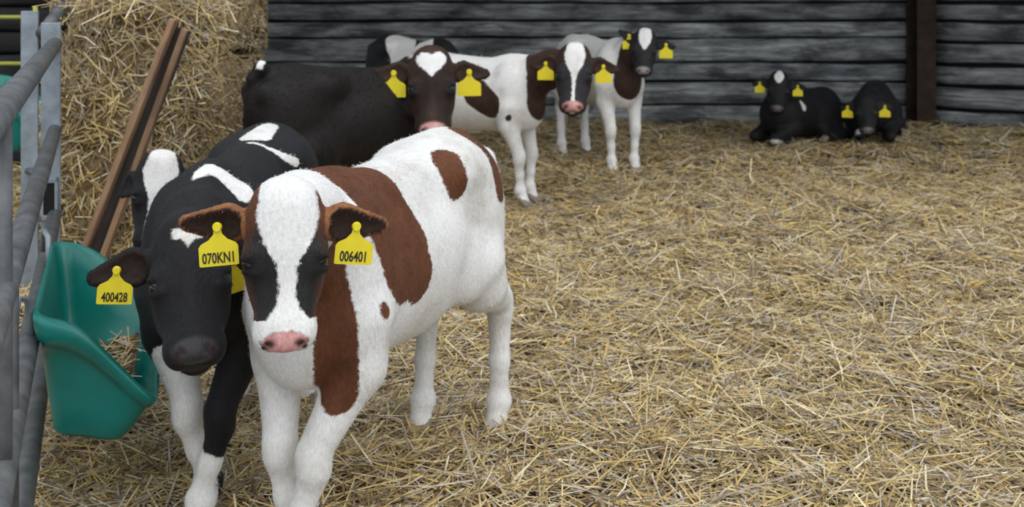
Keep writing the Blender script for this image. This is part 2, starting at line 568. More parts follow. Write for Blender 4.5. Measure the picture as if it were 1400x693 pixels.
def surface_nets(D, lo, h):
    s = D < 0
    c = np.zeros(tuple(d - 1 for d in D.shape), np.uint8)
    for i in (0, 1):
        for j in (0, 1):
            for k in (0, 1):
                c += s[i:s.shape[0] - 1 + i, j:s.shape[1] - 1 + j, k:s.shape[2] - 1 + k]
    act = (c > 0) & (c < 8)
    I, J, K = np.nonzero(act)
    idx = np.full(c.shape, -1, np.int32)
    idx[I, J, K] = np.arange(len(I))
    pos = np.zeros((len(I), 3)); cnt = np.zeros(len(I))
    for axis in range(3):
        for u in (0, 1):
            for v in (0, 1):
                a = [0, 0, 0]; o = [q for q in range(3) if q != axis]
                a[o[0]], a[o[1]] = u, v
                b = list(a); b[axis] = 1
                da = D[I + a[0], J + a[1], K + a[2]]; db = D[I + b[0], J + b[1], K + b[2]]
                m = (da < 0) != (db < 0)
                t = np.where(m, da / np.where(m, da - db, 1), 0)
                pt = np.tile(np.array(a, float), (len(I), 1)); pt[:, axis] = t
                pos += pt * m[:, None]; cnt += m
    V = (np.stack([I, J, K], 1) + pos / cnt[:, None]) * h + lo
    F = []
    for axis in range(3):
        o = [q for q in range(3) if q != axis]
        s0 = [slice(1, -1)] * 3; s1 = [slice(1, -1)] * 3
        s0[axis] = slice(0, -1); s1[axis] = slice(1, None)
        a, b = s[tuple(s0)], s[tuple(s1)]
        E = np.argwhere(a != b)
        inside = a[tuple(E.T)]
        E[:, o[0]] += 1; E[:, o[1]] += 1
        def cell(du, dv):
            q = E.copy(); q[:, o[0]] += du; q[:, o[1]] += dv
            return idx[q[:, 0], q[:, 1], q[:, 2]]
        quad = np.stack([cell(-1, -1), cell(0, -1), cell(0, 0), cell(-1, 0)], 1)
        flip = inside if axis != 1 else ~inside
        quad = np.where(flip[:, None], quad, quad[:, ::-1])
        F.append(quad)
    F = np.concatenate(F)
    return V, F


def leg_chain(f, pts, k=0.022, t='leg'):
    for (a, ra), (b, rb) in zip(pts[:-1], pts[1:]):
        f.cap(a, b, ra, rb, k, t=t)


def hoof(f, x, y, z=0.0, dx=1.0, dy=0.0):
    for s in (-1, 1):
        ox, oy = -dy * s * 0.017, dx * s * 0.017
        f.cap((x + ox - 0.012 * dx, y + oy - 0.012 * dy, z + 0.045), (x + ox + 0.022 * dx, y + oy + 0.022 * dy, z + 0.018), 0.020, 0.020, 0.006, t='hoof')


def stand_body(f, feet):
    """feet: dict FL FR HL HR -> (x, y); y of the left side is positive"""
    f.ell((.16, 0, .615), (.28, .150, .205), .05)
    f.ell((-.08, 0, .605), (.28, .155, .180), .06)
    f.cap((.22, 0, .765), (-.36, 0, .795), .062, .070, .05, (0, 1, 0), 1.25)
    f.ell((.27, 0, .775), (.14, .06, .09), .05)
    f.ell((-.34, 0, .705), (.19, .135, .15), .06)
    for s in (-1, 1):
        f.ell((-.24, s * .098, .785), (.07, .036, .036), .08)
        f.ell((-.485, s * .062, .765), (.04, .032, .04), .04)
        f.ell((.28, s * .092, .63), (.10, .058, .175), .05)
        f.ell((-.37, s * .085, .60), (.135, .066, .20), .05)
        f.ell((-.25, s * .112, .53), (.065, .042, .085), .05)
    f.ell((.36, 0, .565), (.095, .090, .14), .06)
    f.ell((-.10, 0, .50), (.22, .09, .10), .07)
    for key, s in (('FL', 1), ('FR', -1)):
        fx, fy = feet[key][:2]; fz = 0.0
        ex, ey = .285 + (fx - .34) * .12, s * .098
        kx, ky = ex * .45 + fx * .55 + .018, ey * .45 + fy * .55
        leg_chain(f, [((.29, s * .092, .56), .078), ((ex, ey, .46), .054), ((kx, ky, .305), .035)], .03)
        f.ell((kx + .004, ky, .280), (.036, .034, .046), .02, t='leg')
        leg_chain(f, [((kx, ky, .26), .031), ((kx * .5 + fx * .5 - .004, ky * .5 + fy * .5, .18), .0235), ((fx - .012, fy, .105), .025)], .018)
        f.ell((fx - .012, fy, .095), (.033, .034, .032), .02, t='leg')
        leg_chain(f, [((fx - .010, fy, .09), .028), ((fx + .008, fy, .05), .029)], .015)
        hoof(f, fx + .015, fy)
    for key, s in (('HL', 1), ('HR', -1)):
        fx, fy = feet[key][:2]
        hx, hy = fx - .035 + (fx + .44) * -.15, s * .095 * .45 + fy * .55
        leg_chain(f, [((-.33, s * .10, .53), .082), ((-.37, s * .102, .46), .062), ((hx + .006, hy, .375), .038)], .035)
        f.ell((hx - .022, hy, .385), (.026, .022, .040), .025, t='leg')
        f.ell((hx + .002, hy, .35), (.034, .031, .045), .02, t='leg')
        leg_chain(f, [((hx, hy, .335), .033), ((hx * .5 + fx * .5 - .006, hy * .5 + fy * .5, .21), .0265), ((fx - .014, fy, .11), .027)], .018)
        f.ell((fx - .014, fy, .10), (.033, .034, .032), .02, t='leg')
        leg_chain(f, [((fx - .012, fy, .095), .028), ((fx + .006, fy, .05), .029)], .015)
        hoof(f, fx + .013, fy)


def lying_body(f):
    f.ell((.14, 0, .27), (.28, .165, .205), .05)
    f.ell((-.10, 0, .235), (.28, .185, .20), .06)
    f.cap((.22, 0, .40), (-.30, 0, .39), .06, .065, .05, (0, 1, 0), 1.25)
    f.ell((-.30, 0, .27), (.19, .155, .175), .06)
    f.ell((.33, 0, .25), (.11, .12, .15), .06)
    for s in (-1, 1):
        f.ell((-.20, s * .155, .17), (.17, .07, .14), .04)
        f.ell((.22, s * .12, .23), (.11, .06, .14), .05)
        leg_chain(f, [((-.10, s * .19, .11), .06), ((-.34, s * .205, .07), .042)], .03)
        leg_chain(f, [((-.34, s * .21, .06), .036), ((-.12, s * .235, .045), .027), ((-.06, s * .24, .045), .03)], .02)
        hoof(f, -.03, s * .24, 0.01)
        leg_chain(f, [((.22, s * .13, .15), .065), ((.44, s * .115, .075), .042)], .03)
        leg_chain(f, [((.45, s * .112, .06), .038), ((.30, s * .09, .04), .027), ((.24, s * .085, .04), .030)], .02)
        hoof(f, .21, s * .08, 0.005, -1.0)


def tail(f, pts):
    n = len(pts)
    for i in range(n - 1):
        r0 = .026 - .010 * i / (n - 1); r1 = .026 - .010 * (i + 1) / (n - 1)
        f.cap(pts[i], pts[i + 1], r0, r1, .02, t='tail')
    e = pts[-1]
    f.ell((e[0], e[1], e[2] - .03), (.024, .022, .07), .03, t='tail')


LW = 1.13      # breadth of the skull against its length


class Head:
    """u along the face from poll to nose, v to the calf's left, w out of the forehead"""
    def __init__(s, poll, nose, outw, hs):
        s.o = np.array(poll, float)
        fdir = np.array(nose, float) - s.o
        s.f = fdir / np.linalg.norm(fdir)
        n = np.array(outw, float)
        n = n - s.f * (n @ s.f); s.n = n / np.linalg.norm(n)
        s.l = np.cross(s.n, s.f)        # the calf's own left
        s.s = hs * np.linalg.norm(fdir) / .363
        s.o = s.o + s.f * .027 * s.s
        s.R = np.stack([s.f, s.l, s.n])

    def P(s, u, v, w):
        return s.o + s.s * (u * s.f + v * LW * s.l + w * s.n)

    def uvw(s, P):
        return ((P - s.o) @ s.R.T) / s.s / np.array((1, LW, 1))

    def D(s, u, v, w):
        d = u * s.f + v * s.l + w * s.n
        return d / np.linalg.norm(d)


def rot_axes(x, y):
    x = x / np.linalg.norm(x); z = np.cross(x, y); z /= np.linalg.norm(z); y = np.cross(z, x)
    return np.stack([x, y, z])


def head_prims(f, H, ears):
    s = H.s
    E = lambda c, r, k=.02, t='head', sub=False, R=None: f.ell(H.P(*c), np.array(r) * s * np.array((1, LW if R is None else 1, 1)), k * s, H.R if R is None else R, t, sub)
    Cp = lambda a, b, ra, rb, k=.02, sy=1.0, t='head', sub=False: f.cap(H.P(*a), H.P(*b), ra * s, rb * s, k * s, H.l, sy * LW, t, sub)
    E((.060, 0, -.062), (.085, .072, .066), .03)
    E((.018, 0, -.045), (.045, .054, .048), .03)
    E((.100, 0, -.042), (.085, .062, .036), .03)
    Cp((.13, 0, -.060), (.265, 0, -.050), .054, .038, .03, 1.0)
    for v in (-1, 1):
        E((.138, v * .053, -.042), (.042, .025, .032), .025)
        E((.160, v * .042, -.098), (.085, .034, .056), .035)
        E((.230, v * .030, -.068), (.065, .022, .034), .03)
    Cp((.10, 0, -.125), (.270, 0, -.090), .050, .030, .035, 1.05)
    E((.280, 0, -.050), (.046, .052, .043), .025)
    for v in (-1, 1):
        E((.294, v * .029, -.056), (.036, .028, .038), .018)
    E((.303, 0, -.024), (.027, .038, .020), .012, 'nose')
    E((.296, 0, -.100), (.036, .036, .022), .012)
    # nostrils, mouth line, eye sockets, lids
    for v in (-1, 1):
        E((.313, v * .028, -.010), (.0125, .0075, .014), .006, 'nose', True, rot_axes(H.D(.7, v * .75, .1), H.n))
        E((.321, v * .036, -.020), (.010, .006, .010), .006, 'nose', True)
        E((.147, v * .078, -.026), (.021, .012, .013), .008, 'head', True)
        Cp((.124, v * .056, -.014), (.136, v * .074, -.018), .009, .008, .012, 1.0)
        Cp((.166, v * .056, -.020), (.164, v * .074, -.032), .006, .006, .012, 1.0)
    Cp((.345, -.03, -.084), (.345, .03, -.084), .007, .007, .006, 1.0, 'head', True)
    # ears: leaf-shaped, hollow on the side they open to
    for v, (dx, face) in zip((1, -1), ears):
        d = H.D(*dx)
        base = H.P(.066, v * .058, -.068)
        nrm = H.D(*face)
        nn = nrm - d * (nrm @ d); nn /= np.linalg.norm(nn)
        f.cap(base, base + d * .05 * s, .026 * s, .024 * s, .02 * s, t='ear')
        f.cap(base + d * .058 * s, base + d * .138 * s, .047 * s, .022 * s, .012 * s, nn, .40, 'ear')
        f.cap(base + d * .062 * s + nn * .017 * s, base + d * .134 * s + nn * .011 * s, .036 * s, .015 * s, .006 * s, nn, .42, 'ear', True)


def neck_prims(f, H, base, r0=.135):
    b = np.array(base, float)
    e = H.P(.055, 0, -.085)
    d = e - b; d /= np.linalg.norm(d)
    side = np.cross(d, (0, 0, 1.0)); side /= np.linalg.norm(side)
    mid = b + (e - b) * .55 + np.array((0, 0, .012))
    f.cap(b, mid, r0, .100, .06, side, .78, 'neck')
    f.cap(mid, e, .100, .074 * H.s, .05, side, .85, 'neck')


def seg_d(P, a, b, ra, rb=None):
    """signed distance to a tapered rod: positive inside"""
    a, b = np.array(a, float), np.array(b, float)
    rb = ra if rb is None else rb
    ba = b - a
    L = max(ba @ ba, 1e-9)
    t = np.clip((P - a) @ ba / L, 0, 1)
    return (ra + t * (rb - ra)) - np.linalg.norm(P - a - t[:, None] * ba, axis=1)


def poly2(U, V, pts):
    """signed distance to a polygon in (u, v), positive inside"""
    pts = np.array(pts, float)
    d = np.full(len(U), 1e9); ins = np.zeros(len(U), bool)
    for i in range(len(pts)):
        a, b = pts[i], pts[(i + 1) % len(pts)]
        e = b - a
        t = np.clip(((U - a[0]) * e[0] + (V - a[1]) * e[1]) / (e @ e), 0, 1)
        d = np.minimum(d, np.hypot(U - a[0] - t * e[0], V - a[1] - t * e[1]))
        c = ((a[1] > V) != (b[1] > V)) & (U < (b[0] - a[0]) * (V - a[1]) / (b[1] - a[1] + 1e-12) + a[0])
        ins ^= c
    return np.where(ins, d, -d)


def tag_mesh(w=.070, h=.072):
    prof = [(-.5, -.98), (-.46, -1.0), (.46, -1.0), (.5, -.98), (.5, -.52), (.44, -.44), (.24, -.34), (.11, -.20), (.085, -.05), (.06, 0.03), (-.06, 0.03), (-.085, -.05), (-.11, -.20), (-.24, -.34), (-.44, -.44), (-.5, -.52)]
    bm = bmesh.new()
    vs = [bm.verts.new((x * w, 0.0, z * h)) for x, z in prof]
    fc = bm.faces.new(vs)
    r = bmesh.ops.extrude_face_region(bm, geom=[fc])
    bmesh.ops.translate(bm, verts=[v for v in r['geom'] if isinstance(v, bmesh.types.BMVert)], vec=(0, 0.0022, 0))
    rr = bmesh.ops.create_cone(bm, cap_ends=True, segments=14, radius1=.009, radius2=.007, depth=.007)
    bmesh.ops.transform(bm, matrix=Matrix.Translation((0, -.003, -.02 * h)) @ Matrix.Rotation(math.pi / 2, 4, 'X'), verts=rr['verts'])
    bmesh.ops.recalc_face_normals(bm, faces=bm.faces)
    return bm_mesh('ear_tag', bm)


TAGME = tag_mesh()
EYEME = None


def eye_mesh():
    bm = bmesh.new()
    bmesh.ops.create_uvsphere(bm, u_segments=20, v_segments=14, radius=1.0)
    return bm_mesh('eye', bm)


EYEME = eye_mesh()


def text_mesh(txt, size):
    cu = bpy.data.curves.new('tag_number', 'FONT')
    cu.body = txt
    cu.size = size
    cu.align_x = 'CENTER'
    cu.extrude = 0.0004
    cu.offset = 0.0004
    cu.resolution_u = 3
    o = bpy.data.objects.new('tmp_text', cu)
    COL.objects.link(o)
    dg = bpy.context.evaluated_depsgraph_get()
    me = bpy.data.meshes.new_from_object(o.evaluated_get(dg))
    bpy.data.objects.remove(o)
    me.name = 'tag_number'
    return me


def make_calf(label, loc, rz, s, h, pose, headw, coat, feet=None, neck_base=None, tail_pts=None, ears=None, hs=1.0,
              tags=((None, 0), (None, 0)), hairs=12000, hair_len=.012, hair_w=.002, tag_tilt=(0, 0), group='calves in the straw pen', tag_scale=1.0):
    root = empty('calf', loc, rz, s)
    tag(root, label, 'calf', group)
    T = (Matrix.Translation(Vector(loc)) @ Matrix.Rotation(rz, 4, 'Z') @ Matrix.Diagonal((s, s, s, 1)))
    Ti = T.inverted()
    poll = np.array(Ti @ Vector(headw[0])); nose = np.array(Ti @ Vector(headw[1]))
    outw = np.array(Ti.to_3x3() @ Vector(headw[2]))
    H = Head(poll, nose, outw, hs)
    hs = H.s
    f = Field()
    if pose == 'stand':
        stand_body(f, feet)
        neck_prims(f, H, neck_base or (.31, 0, .70))
        tail(f, tail_pts or [(-.50, 0, .80), (-.555, 0, .77), (-.575, 0, .66), (-.57, 0, .50), (-.565, 0, .42)])
    else:
        lying_body(f)
        neck_prims(f, H, neck_base or (.28, 0, .33), .125)
        tail(f, tail_pts or [(-.44, 0, .36), (-.49, .02, .30), (-.51, .08, .16), (-.48, .16, .08)])
    dflt = ((.10, 1, -.18), (.10, -1, -.18))
    ears = ears or (((.10, 1, -.18), (.35, .1, 1)), ((.10, -1, -.18), (.35, -.1, 1)))
    head_prims(f, H, ears)
    V, F = f.mesh(h)
    lab = f.labels(V)
    Q = H.uvw(V)
    mask, colr, wet = coat(V, Q, lab)
    me = np_mesh('body', V, F)
    o = link('body', me, M['coat'], root)
    def attrs(me, mask, colr, wet):
        a = me.attributes.new('white_patch', 'FLOAT', 'POINT'); a.data.foreach_set('value', mask.astype(np.float32))
        c4 = np.ones((len(mask), 4), np.float32); c4[:, :3] = colr
        a = me.attributes.new('coat_colour', 'FLOAT_COLOR', 'POINT'); a.data.foreach_set('color', c4.ravel())
        a = me.attributes.new('wet', 'FLOAT', 'POINT'); a.data.foreach_set('value', wet.astype(np.float32))
    attrs(me, mask, colr, wet)
    # short hair standing off the skin
    if hairs:
        nr = np.zeros((len(V), 3), np.float32)
        me.vertices.foreach_get('normal', nr.ravel()) if False else None
        buf = np.empty(len(V) * 3, np.float32); me.vertices.foreach_get('normal', buf); nr = buf.reshape(-1, 3)
        ok = np.nonzero((lab != 'hoof') & (lab != 'nose') & (wet < .3))[0]
        pick = rng.choice(ok, min(hairs, 4 * len(ok)))
        flow = np.tile(np.array([-.8, 0, -.6]), (len(pick), 1))
        lg = (lab[pick] == 'leg')
        flow[lg] = (-.15, 0, -1)
        hd = (lab[pick] == 'head') | (lab[pick] == 'ear')
        flow[hd] = H.f * .5 - H.n * .2
        flow = flow + rng.normal(0, .28, flow.shape)
        nn = nr[pick]
        flow = flow - nn * (flow * nn).sum(1, keepdims=True)
        flow /= np.linalg.norm(flow, axis=1, keepdims=True) + 1e-6
        hl = hair_len * rng.uniform(.6, 1.25, (len(pick), 1)) * np.where(hd, .75, 1.0)[:, None]
        tip = flow * .9 + nn * rng.uniform(.12, .42, (len(pick), 1))
        sd = np.cross(flow, nn)
        p0 = V[pick] + rng.normal(0, h * .4, (len(pick), 3)) - nn * .002
        w = hair_w * .5
        HV = np.stack([p0 - sd * w, p0 + sd * w, p0 + tip * hl], 1).reshape(-1, 3)
        hm = np_mesh('coat_hair', HV, np.arange(len(HV)).reshape(-1, 3))
        attrs(hm, np.repeat(mask[pick], 3), np.repeat(colr[pick], 3, 0), np.zeros(len(HV)))
        ho = link('coat_hair', hm, M['coat'], root, False)
        ho['kind'] = 'stuff'
    # eyes
    for v in (1, -1):
        e = link('eye', EYEME, M['eye'], root)
        e.location = H.P(.148, v * .0600, -.033)
        e.scale = (.0205 * hs,) * 3
    # ear tags
    for v, (dx, face), (txt, on), tl in zip((1, -1), ears, tags, tag_tilt):
        if not on: continue
        d = H.D(*dx); nrm = H.D(*face)
        p = H.P(.066, v * .058, -.068) + d * (.075 if on is True else on) * hs
        nrm = nrm - d * (nrm @ d); nrm /= np.linalg.norm(nrm)
        p = p + nrm * .016 * hs + H.n * .010 * hs
        # the tag hangs down in front of the ear and faces where the ear opens
        down = np.array((0, 0, -1.0))
        yv = -(nrm * .75 + H.n * .5); yv = yv - down * (yv @ down); yv /= np.linalg.norm(yv)
        z = -down
        x = np.cross(yv, z)
        B = Matrix(((x[0], yv[0], z[0]), (x[1], yv[1], z[1]), (x[2], yv[2], z[2])))
        B = B @ Matrix.Rotation(tl, 3, 'Y')
        t = link('ear_tag', TAGME, M['tag'], root, False)
        mw = B.to_4x4(); mw.translation = Vector(p)
        t.matrix_local = mw @ Matrix.Diagonal((tag_scale, tag_scale, tag_scale, 1))
        t['label'] = 'yellow plastic ear tag'
        if txt:
            k = link('tag_number', text_mesh(txt, .0215), M['ink'], t, False)
            k.location = (0, -.0009, -.066)
            k.rotation_euler = (math.pi / 2, 0, 0)
            k.scale = (.80, 1.25, 1)
    return root, H


# ------------------------------------------------------------------ coats
BROWN = np.array((0.130, 0.046, 0.020)); DBROWN = np.array((0.040, 0.020, 0.014)); BLACK = np.array((0.011, 0.011, 0.013))
PINK = np.array((0.66, 0.34, 0.33)); HOOF = np.array((0.30, 0.25, 0.20)); TAN = np.array((0.27, 0.115, 0.05)); GREYB = np.array((0.020, 0.019, 0.021))


def lerp(a, b, t):
    return a + (b - a) * t[:, None]


def coat(colour, white, patches=(), blaze=None, blaze_off=0.0, face=None, mask_col=None, muzzle=9.0, nose=BLACK * 2, ear=BLACK, ear_in=BLACK * 2,
         marks=(), neck=None, jaw_white=False):
    """colour: the coloured hair; white: white is the ground colour; patches: (kind, a, b, ra, rb) rods of white W or colour C in the calf's own frame
    blaze: (u list, half-width list) of the white stripe down the face; marks: polygons in (v, u) on the face"""
    def fn(V, Q, lab):
        n = len(V)
        m = np.full(n, .3 if white else -.3)
        for (kd, a, b, ra, rb) in patches:
            d = seg_d(V, a, b, ra, rb)
            m = np.maximum(m, d) if kd == 'W' else np.minimum(m, -d)
        c = np.tile(colour, (n, 1)).astype(float)
        wet = np.zeros(n)
        u, v, w = Q.T
        hd = (lab == 'head') | (lab == 'nose')
        mf = np.full(n, -.05)
        if blaze: mf = np.interp(u, blaze[0], blaze[1]) - np.abs(v - blaze_off)
        for poly in marks: mf = np.maximum(mf, poly2(v, u, poly))
        mf = np.where(w < -.09, -.05, mf)
        mf = np.where((u > muzzle) , np.maximum(mf, u - muzzle), mf)
        if jaw_white: mf = np.where(w < -.118, np.maximum(mf, -.118 - w), mf)
        m = np.where(hd, mf, m)
        fc = np.array(colour if face is None else face)
        ch = np.tile(fc, (n, 1))
        if mask_col is not None:
            wid = np.interp(u, [.05, .10, .15, .20, .26], [.018, .030, .046, .024, .018])
            t = np.clip(1.7 - np.abs(np.abs(v) - .034) / wid, 0, 1) * np.clip((u - .05) / .04, 0, 1) * np.clip((w + .095) / .03, 0, 1)
            ch = lerp(ch, np.tile(mask_col, (n, 1)), t)
        c = np.where(hd[:, None], ch, c)
        er, ei = lab == 'ear', lab == 'ear_inner'
        c[er] = ear; c[ei] = ear_in; m[er | ei] = -.05
        hf = lab == 'hoof'
        c[hf] = HOOF; m[hf] = -.05
        d = np.sqrt(((u - .309) / .030) ** 2 + (v / .043) ** 2 + ((w + .020) / .030) ** 2)
        def spot(d, colr, soft):
            nonlocal m, c
            t = np.where(hd, np.clip((1.0 + soft - d) / (2 * soft), 0, 1), 0)
            m = np.where(hd, np.minimum(m, (d - 1) * .03), m)
            c = lerp(c, np.tile(np.array(colr, float), (n, 1)), t)
            return t
        wet = spot(d, nose, .12) * .75
        for q in (-1, 1):
            d1 = np.linalg.norm((Q - np.array((.312, q * .030, -.010))) / np.array((.010, .012, .014)), axis=1)
            d2 = np.linalg.norm((Q - np.array((.322, q * .038, -.022))) / np.array((.009, .008, .014)), axis=1)
            spot(np.minimum(d1, d2), (.03, .014, .014), .25)
            spot(np.linalg.norm((Q - np.array((.148, q * .068, -.028))) / np.array((.030, .026, .024)), axis=1), BLACK, .2)
        dm = np.sqrt(((u - .338) / .022) ** 2 + (v / .05) ** 2 + ((w + .083) / .007) ** 2)
        spot(dm, (.06, .035, .035), .35)
        return m, c, wet
    return fn


EAR_A = (((.10, 1, -.10), (.30, .1, 1)), ((-.04, -1, -.10), (.40, -.1, 1)))
TOCAM = lambda p: (Vector((0, 0, CAMH)) - Vector(p)).normalized()


def heading(front, hind):
    return math.atan2(front[1] - hind[1], front[0] - hind[0])


def place(front, hind, s):
    """root position and turn of a calf whose fore and hind feet stand round these two points"""
    rz = heading(front, hind)
    d = Vector((math.cos(rz), math.sin(rz)))
    mid = (Vector(front) + Vector(hind)) / 2
    p = mid + d * .05 * s
    return (p.x, p.y, -0.018), rz


# --- A: red-brown and white calf in front
PATCH_A = [
    ('C', (.30, .00, .88), (.22, .04, .86), .07, .10), ('C', (.20, .03, .86), (.20, .12, .77), .11, .115), ('C', (.20, .12, .77), (.17, .15, .68), .115, .115), ('C', (.17, .15, .68), (.11, .155, .61), .115, .065),
    ('C', (-.165, .09, .815), (-.165, .125, .755), .042, .034),
    ('C', (.303, .174, .591), (.30, .17, .585), .018, .016),
    ('C', (.45, .12, .71), (.41, .115, .60), .058, .048), ('C', (.41, .115, .60), (.365, .09, .43), .048, .045),
    ('C', (-.38, .06, .88), (-.40, .15, .72), .055, .045), ('C', (-.53, 0, .82), (-.57, 0, .40), .06, .05),
]
locA, rzA = place((-.45, 2.22), (-.145, 3.02), 1.02)
pollA, noseA = at(391, 243, 1.96), at(389, 489, 1.90)
make_calf('red-brown and white calf with a white face blaze standing in front facing the viewer', locA, rzA, 1.02, .0052, 'stand',
          (pollA, noseA, TOCAM(pollA)), coat(BROWN, True, PATCH_A, ([-.05, .0, .06, .11, .15, .20, .235, .26, .30], [.05, .052, .058, .042, .020, .015, .020, .036, .062]), .004,
          BROWN * .9, GREYB, .262, PINK, TAN, DBROWN * .7),
          feet=dict(FL=(.39, -.012), FR=(.33, -.042), HL=(-.49, .10), HR=(-.42, -.10)), ears=EAR_A,
          tags=(('006401', .085), ('070KN1', .075)), hairs=90000, hair_len=.009, hair_w=.0014, tag_tilt=(.10, -.06))

# --- B: black calf with its head low beside the trough
PATCH_B = [
    ('W', (.385, -.01, .855), (.33, .02, .855), .014, .022), ('W', (.33, .02, .855), (.325, .09, .80), .022, .030),
    ('W', (-.20, .0, .857), (-.31, .015, .88), .045, .028), ('W', (-.122, .002, .849), (-.116, .053, .834), .010, .010), ('W', (-.116, .053, .834), (-.16, .12, .789), .010, .013),
    ('W', (.36, .0, .13), (.36, .0, 0), .085, .085), ('W', (.30, -.07, .42), (.27, -.03, 0), .055, .055), ('W', (-.45, .1, .3), (-.45, .1, 0), .12, .12), ('W', (-.45, -.1, .3), (-.45, -.1, 0), .12, .12),
]
locB, rzB = place((-.718, 2.44), (-.725, 3.25), 1.0)
pollB, noseB = at(254, 282, 2.27), at(267, 492, 2.07)
make_calf('black calf with a small white forehead mark lowering its head beside the teal trough', locB, rzB, 1.0, .0055, 'stand',
          (pollB, noseB, TOCAM(pollB)), coat(BLACK, False, PATCH_B, None, marks=[[(-.030, .028), (-.010, .034), (.012, .026), (.034, .034), (.030, .055), (.010, .062), (.000, .078), (-.012, .060), (-.03, .052)]],
          nose=np.array((.045, .041, .046)), ear=BLACK, ear_in=DBROWN * .5),
          feet=dict(FL=(.36, .000), FR=(.27, -.008), HL=(-.44, .10), HR=(-.42, -.10)), hs=1.0,
          ears=(((.05, .40, -.95), (.3, .8, .6)), ((.10, -1, -.12), (.45, 0, 1))), tags=((None, .055), ('400428', .09)), hairs=70000, hair_len=.009, hair_w=.0014, tag_tilt=(0, .08))

# --- C: calf lying behind the black one, only its face shows
pollC, noseC = at(224, 204, 3.50), at(206, 345, 3.40)
make_calf('black calf with a broad white blaze, only its face seen behind the rack timber', (-.98, 3.82, -.01), math.radians(-118), .90, .009, 'lie',
          (pollC, noseC, TOCAM(pollC)), coat(BLACK, False, (), ([-.05, 0, .05, .10, .15, .2, .3], [.03, .042, .056, .045, .026, .024, .03]), 0),
          tags=((None, .07), (None, 0)), hairs=6000, hair_len=.014, hair_w=.0035, tag_tilt=(-.6, 0),
          ears=(((-.05, 1, -.5), (.2, .6, 1)), ((.45, -.5, -.9), (.2, -.6, .6))))

# --- D: very dark calf standing side-on
locD, rzD = place((-.51, 5.03), (-.95, 4.63), 1.08)
pollD, noseD = at(589, 58, 4.84), at(592, 180, 4.66)
HEART = [(0, .030), (.012, .016), (.032, .012), (.048, .024), (.050, .045), (.036, .070), (.016, .092), (0, .110), (-.016, .092), (-.036, .070), (-.050, .045), (-.048, .024), (-.032, .012), (-.012, .016)]
make_calf('dark brown calf with a white heart on its forehead standing side-on at the back', locD, rzD, 1.08, .008, 'stand',
          (pollD, noseD, TOCAM(pollD)), coat(np.array((.011, .0085, .008)), False, [('W', (-.475, -.012, .892), (-.49, -.02, .875), .013, .015)], None, marks=[HEART], face=DBROWN * 1.2, mask_col=DBROWN * .5, nose=PINK, ear=DBROWN * .8, ear_in=DBROWN),
          feet=dict(FL=(.34, .09), FR=(.36, -.09), HL=(-.44, .10), HR=(-.40, -.10)), hs=1.04, neck_base=(.31, -.04, .72), tag_scale=1.45, ears=(((.04, 1, -.15), (.3, 0, 1)), ((.0, -1, -.1), (.3, 0, 1))),
          tags=((None, .075), (None, .075)), hairs=14000, hair_len=.015, hair_w=.0035,
          tail_pts=[(-.44, 0, .83), (-.475, 0, .865), (-.50, .02, .82), (-.505, .04, .66), (-.495, .05, .52), (-.485, .06, .42)])

# --- E: white calf with brown neck
locE, rzE = place((.09, 6.22), (-.62, 6.64), 1.02)
pollE, noseE = at(787, 55, 5.98), at(783, 141, 5.82)
PATCH_E = [('C', (.52, 0, .86), (.505, -.02, .60), .155, .125), ('C', (.10, -.14, .64), (.19, -.15, .58), .085, .08), ('C', (-.45, 0, .86), (-.5, 0, .70), .07, .08), ('C', (.328, -.16, .516), (.32, -.16, .51), .018, .018)]
make_calf('white calf with brown neck and brown face standing behind the front calf', locE, rzE, 1.02, .009, 'stand',
          (pollE, noseE, TOCAM(pollE)), coat(DBROWN * 1.3, True, PATCH_E, ([-.05, 0, .05, .10, .14, .18, .24, .33], [.02, .036, .046, .036, .016, .007, .006, .010]), 0, DBROWN * 1.1, BLACK * 2, nose=PINK, ear=DBROWN, ear_in=DBROWN),
          feet=dict(FL=(.34, .07), FR=(.36, -.07), HL=(-.44, .10), HR=(-.40, -.10)), tags=((None, .075), (None, .075)), hairs=9000, hair_len=.016, hair_w=.004, hs=1.12, tag_scale=1.3)

# --- F: white-legged calf at the right of the group
locF, rzF = place((.77, 7.2), (.45, 8.05), 1.05)
pollF, noseF = at(883, 36, 7.05), at(879, 100, 6.90)
PATCH_F = [('C', (.58, 0, .90), (.47, .0, .60), .14, .12), ('C', (-.30, 0, .90), (-.45, 0, .86), .05, .06)]
make_calf('white-legged calf with dark brown neck and white forehead standing rightmost of the upright calves', locF, rzF, 1.07, .010, 'stand',
          (pollF, noseF, TOCAM(pollF)), coat(DBROWN, True, PATCH_F, ([-.05, 0, .05, .10, .14, .16, .17, .4], [.02, .036, .042, .034, .014, .0, -.02, -.02]), 0, BLACK * 1.5, nose=np.array((.3, .27, .28)), ear=BLACK * 1.5, ear_in=BLACK * 1.5),
          feet=dict(FL=(.34, .085), FR=(.36, -.085), HL=(-.44, .10), HR=(-.40, -.10)), tags=((None, .085), (None, .06)), hairs=8000, hair_len=.016, hair_w=.004, tag_scale=1.2,
          ears=(((.12, 1, -.1), (.3, 0, 1)), ((-.55, -.8, -.1), (.2, .5, 1))))

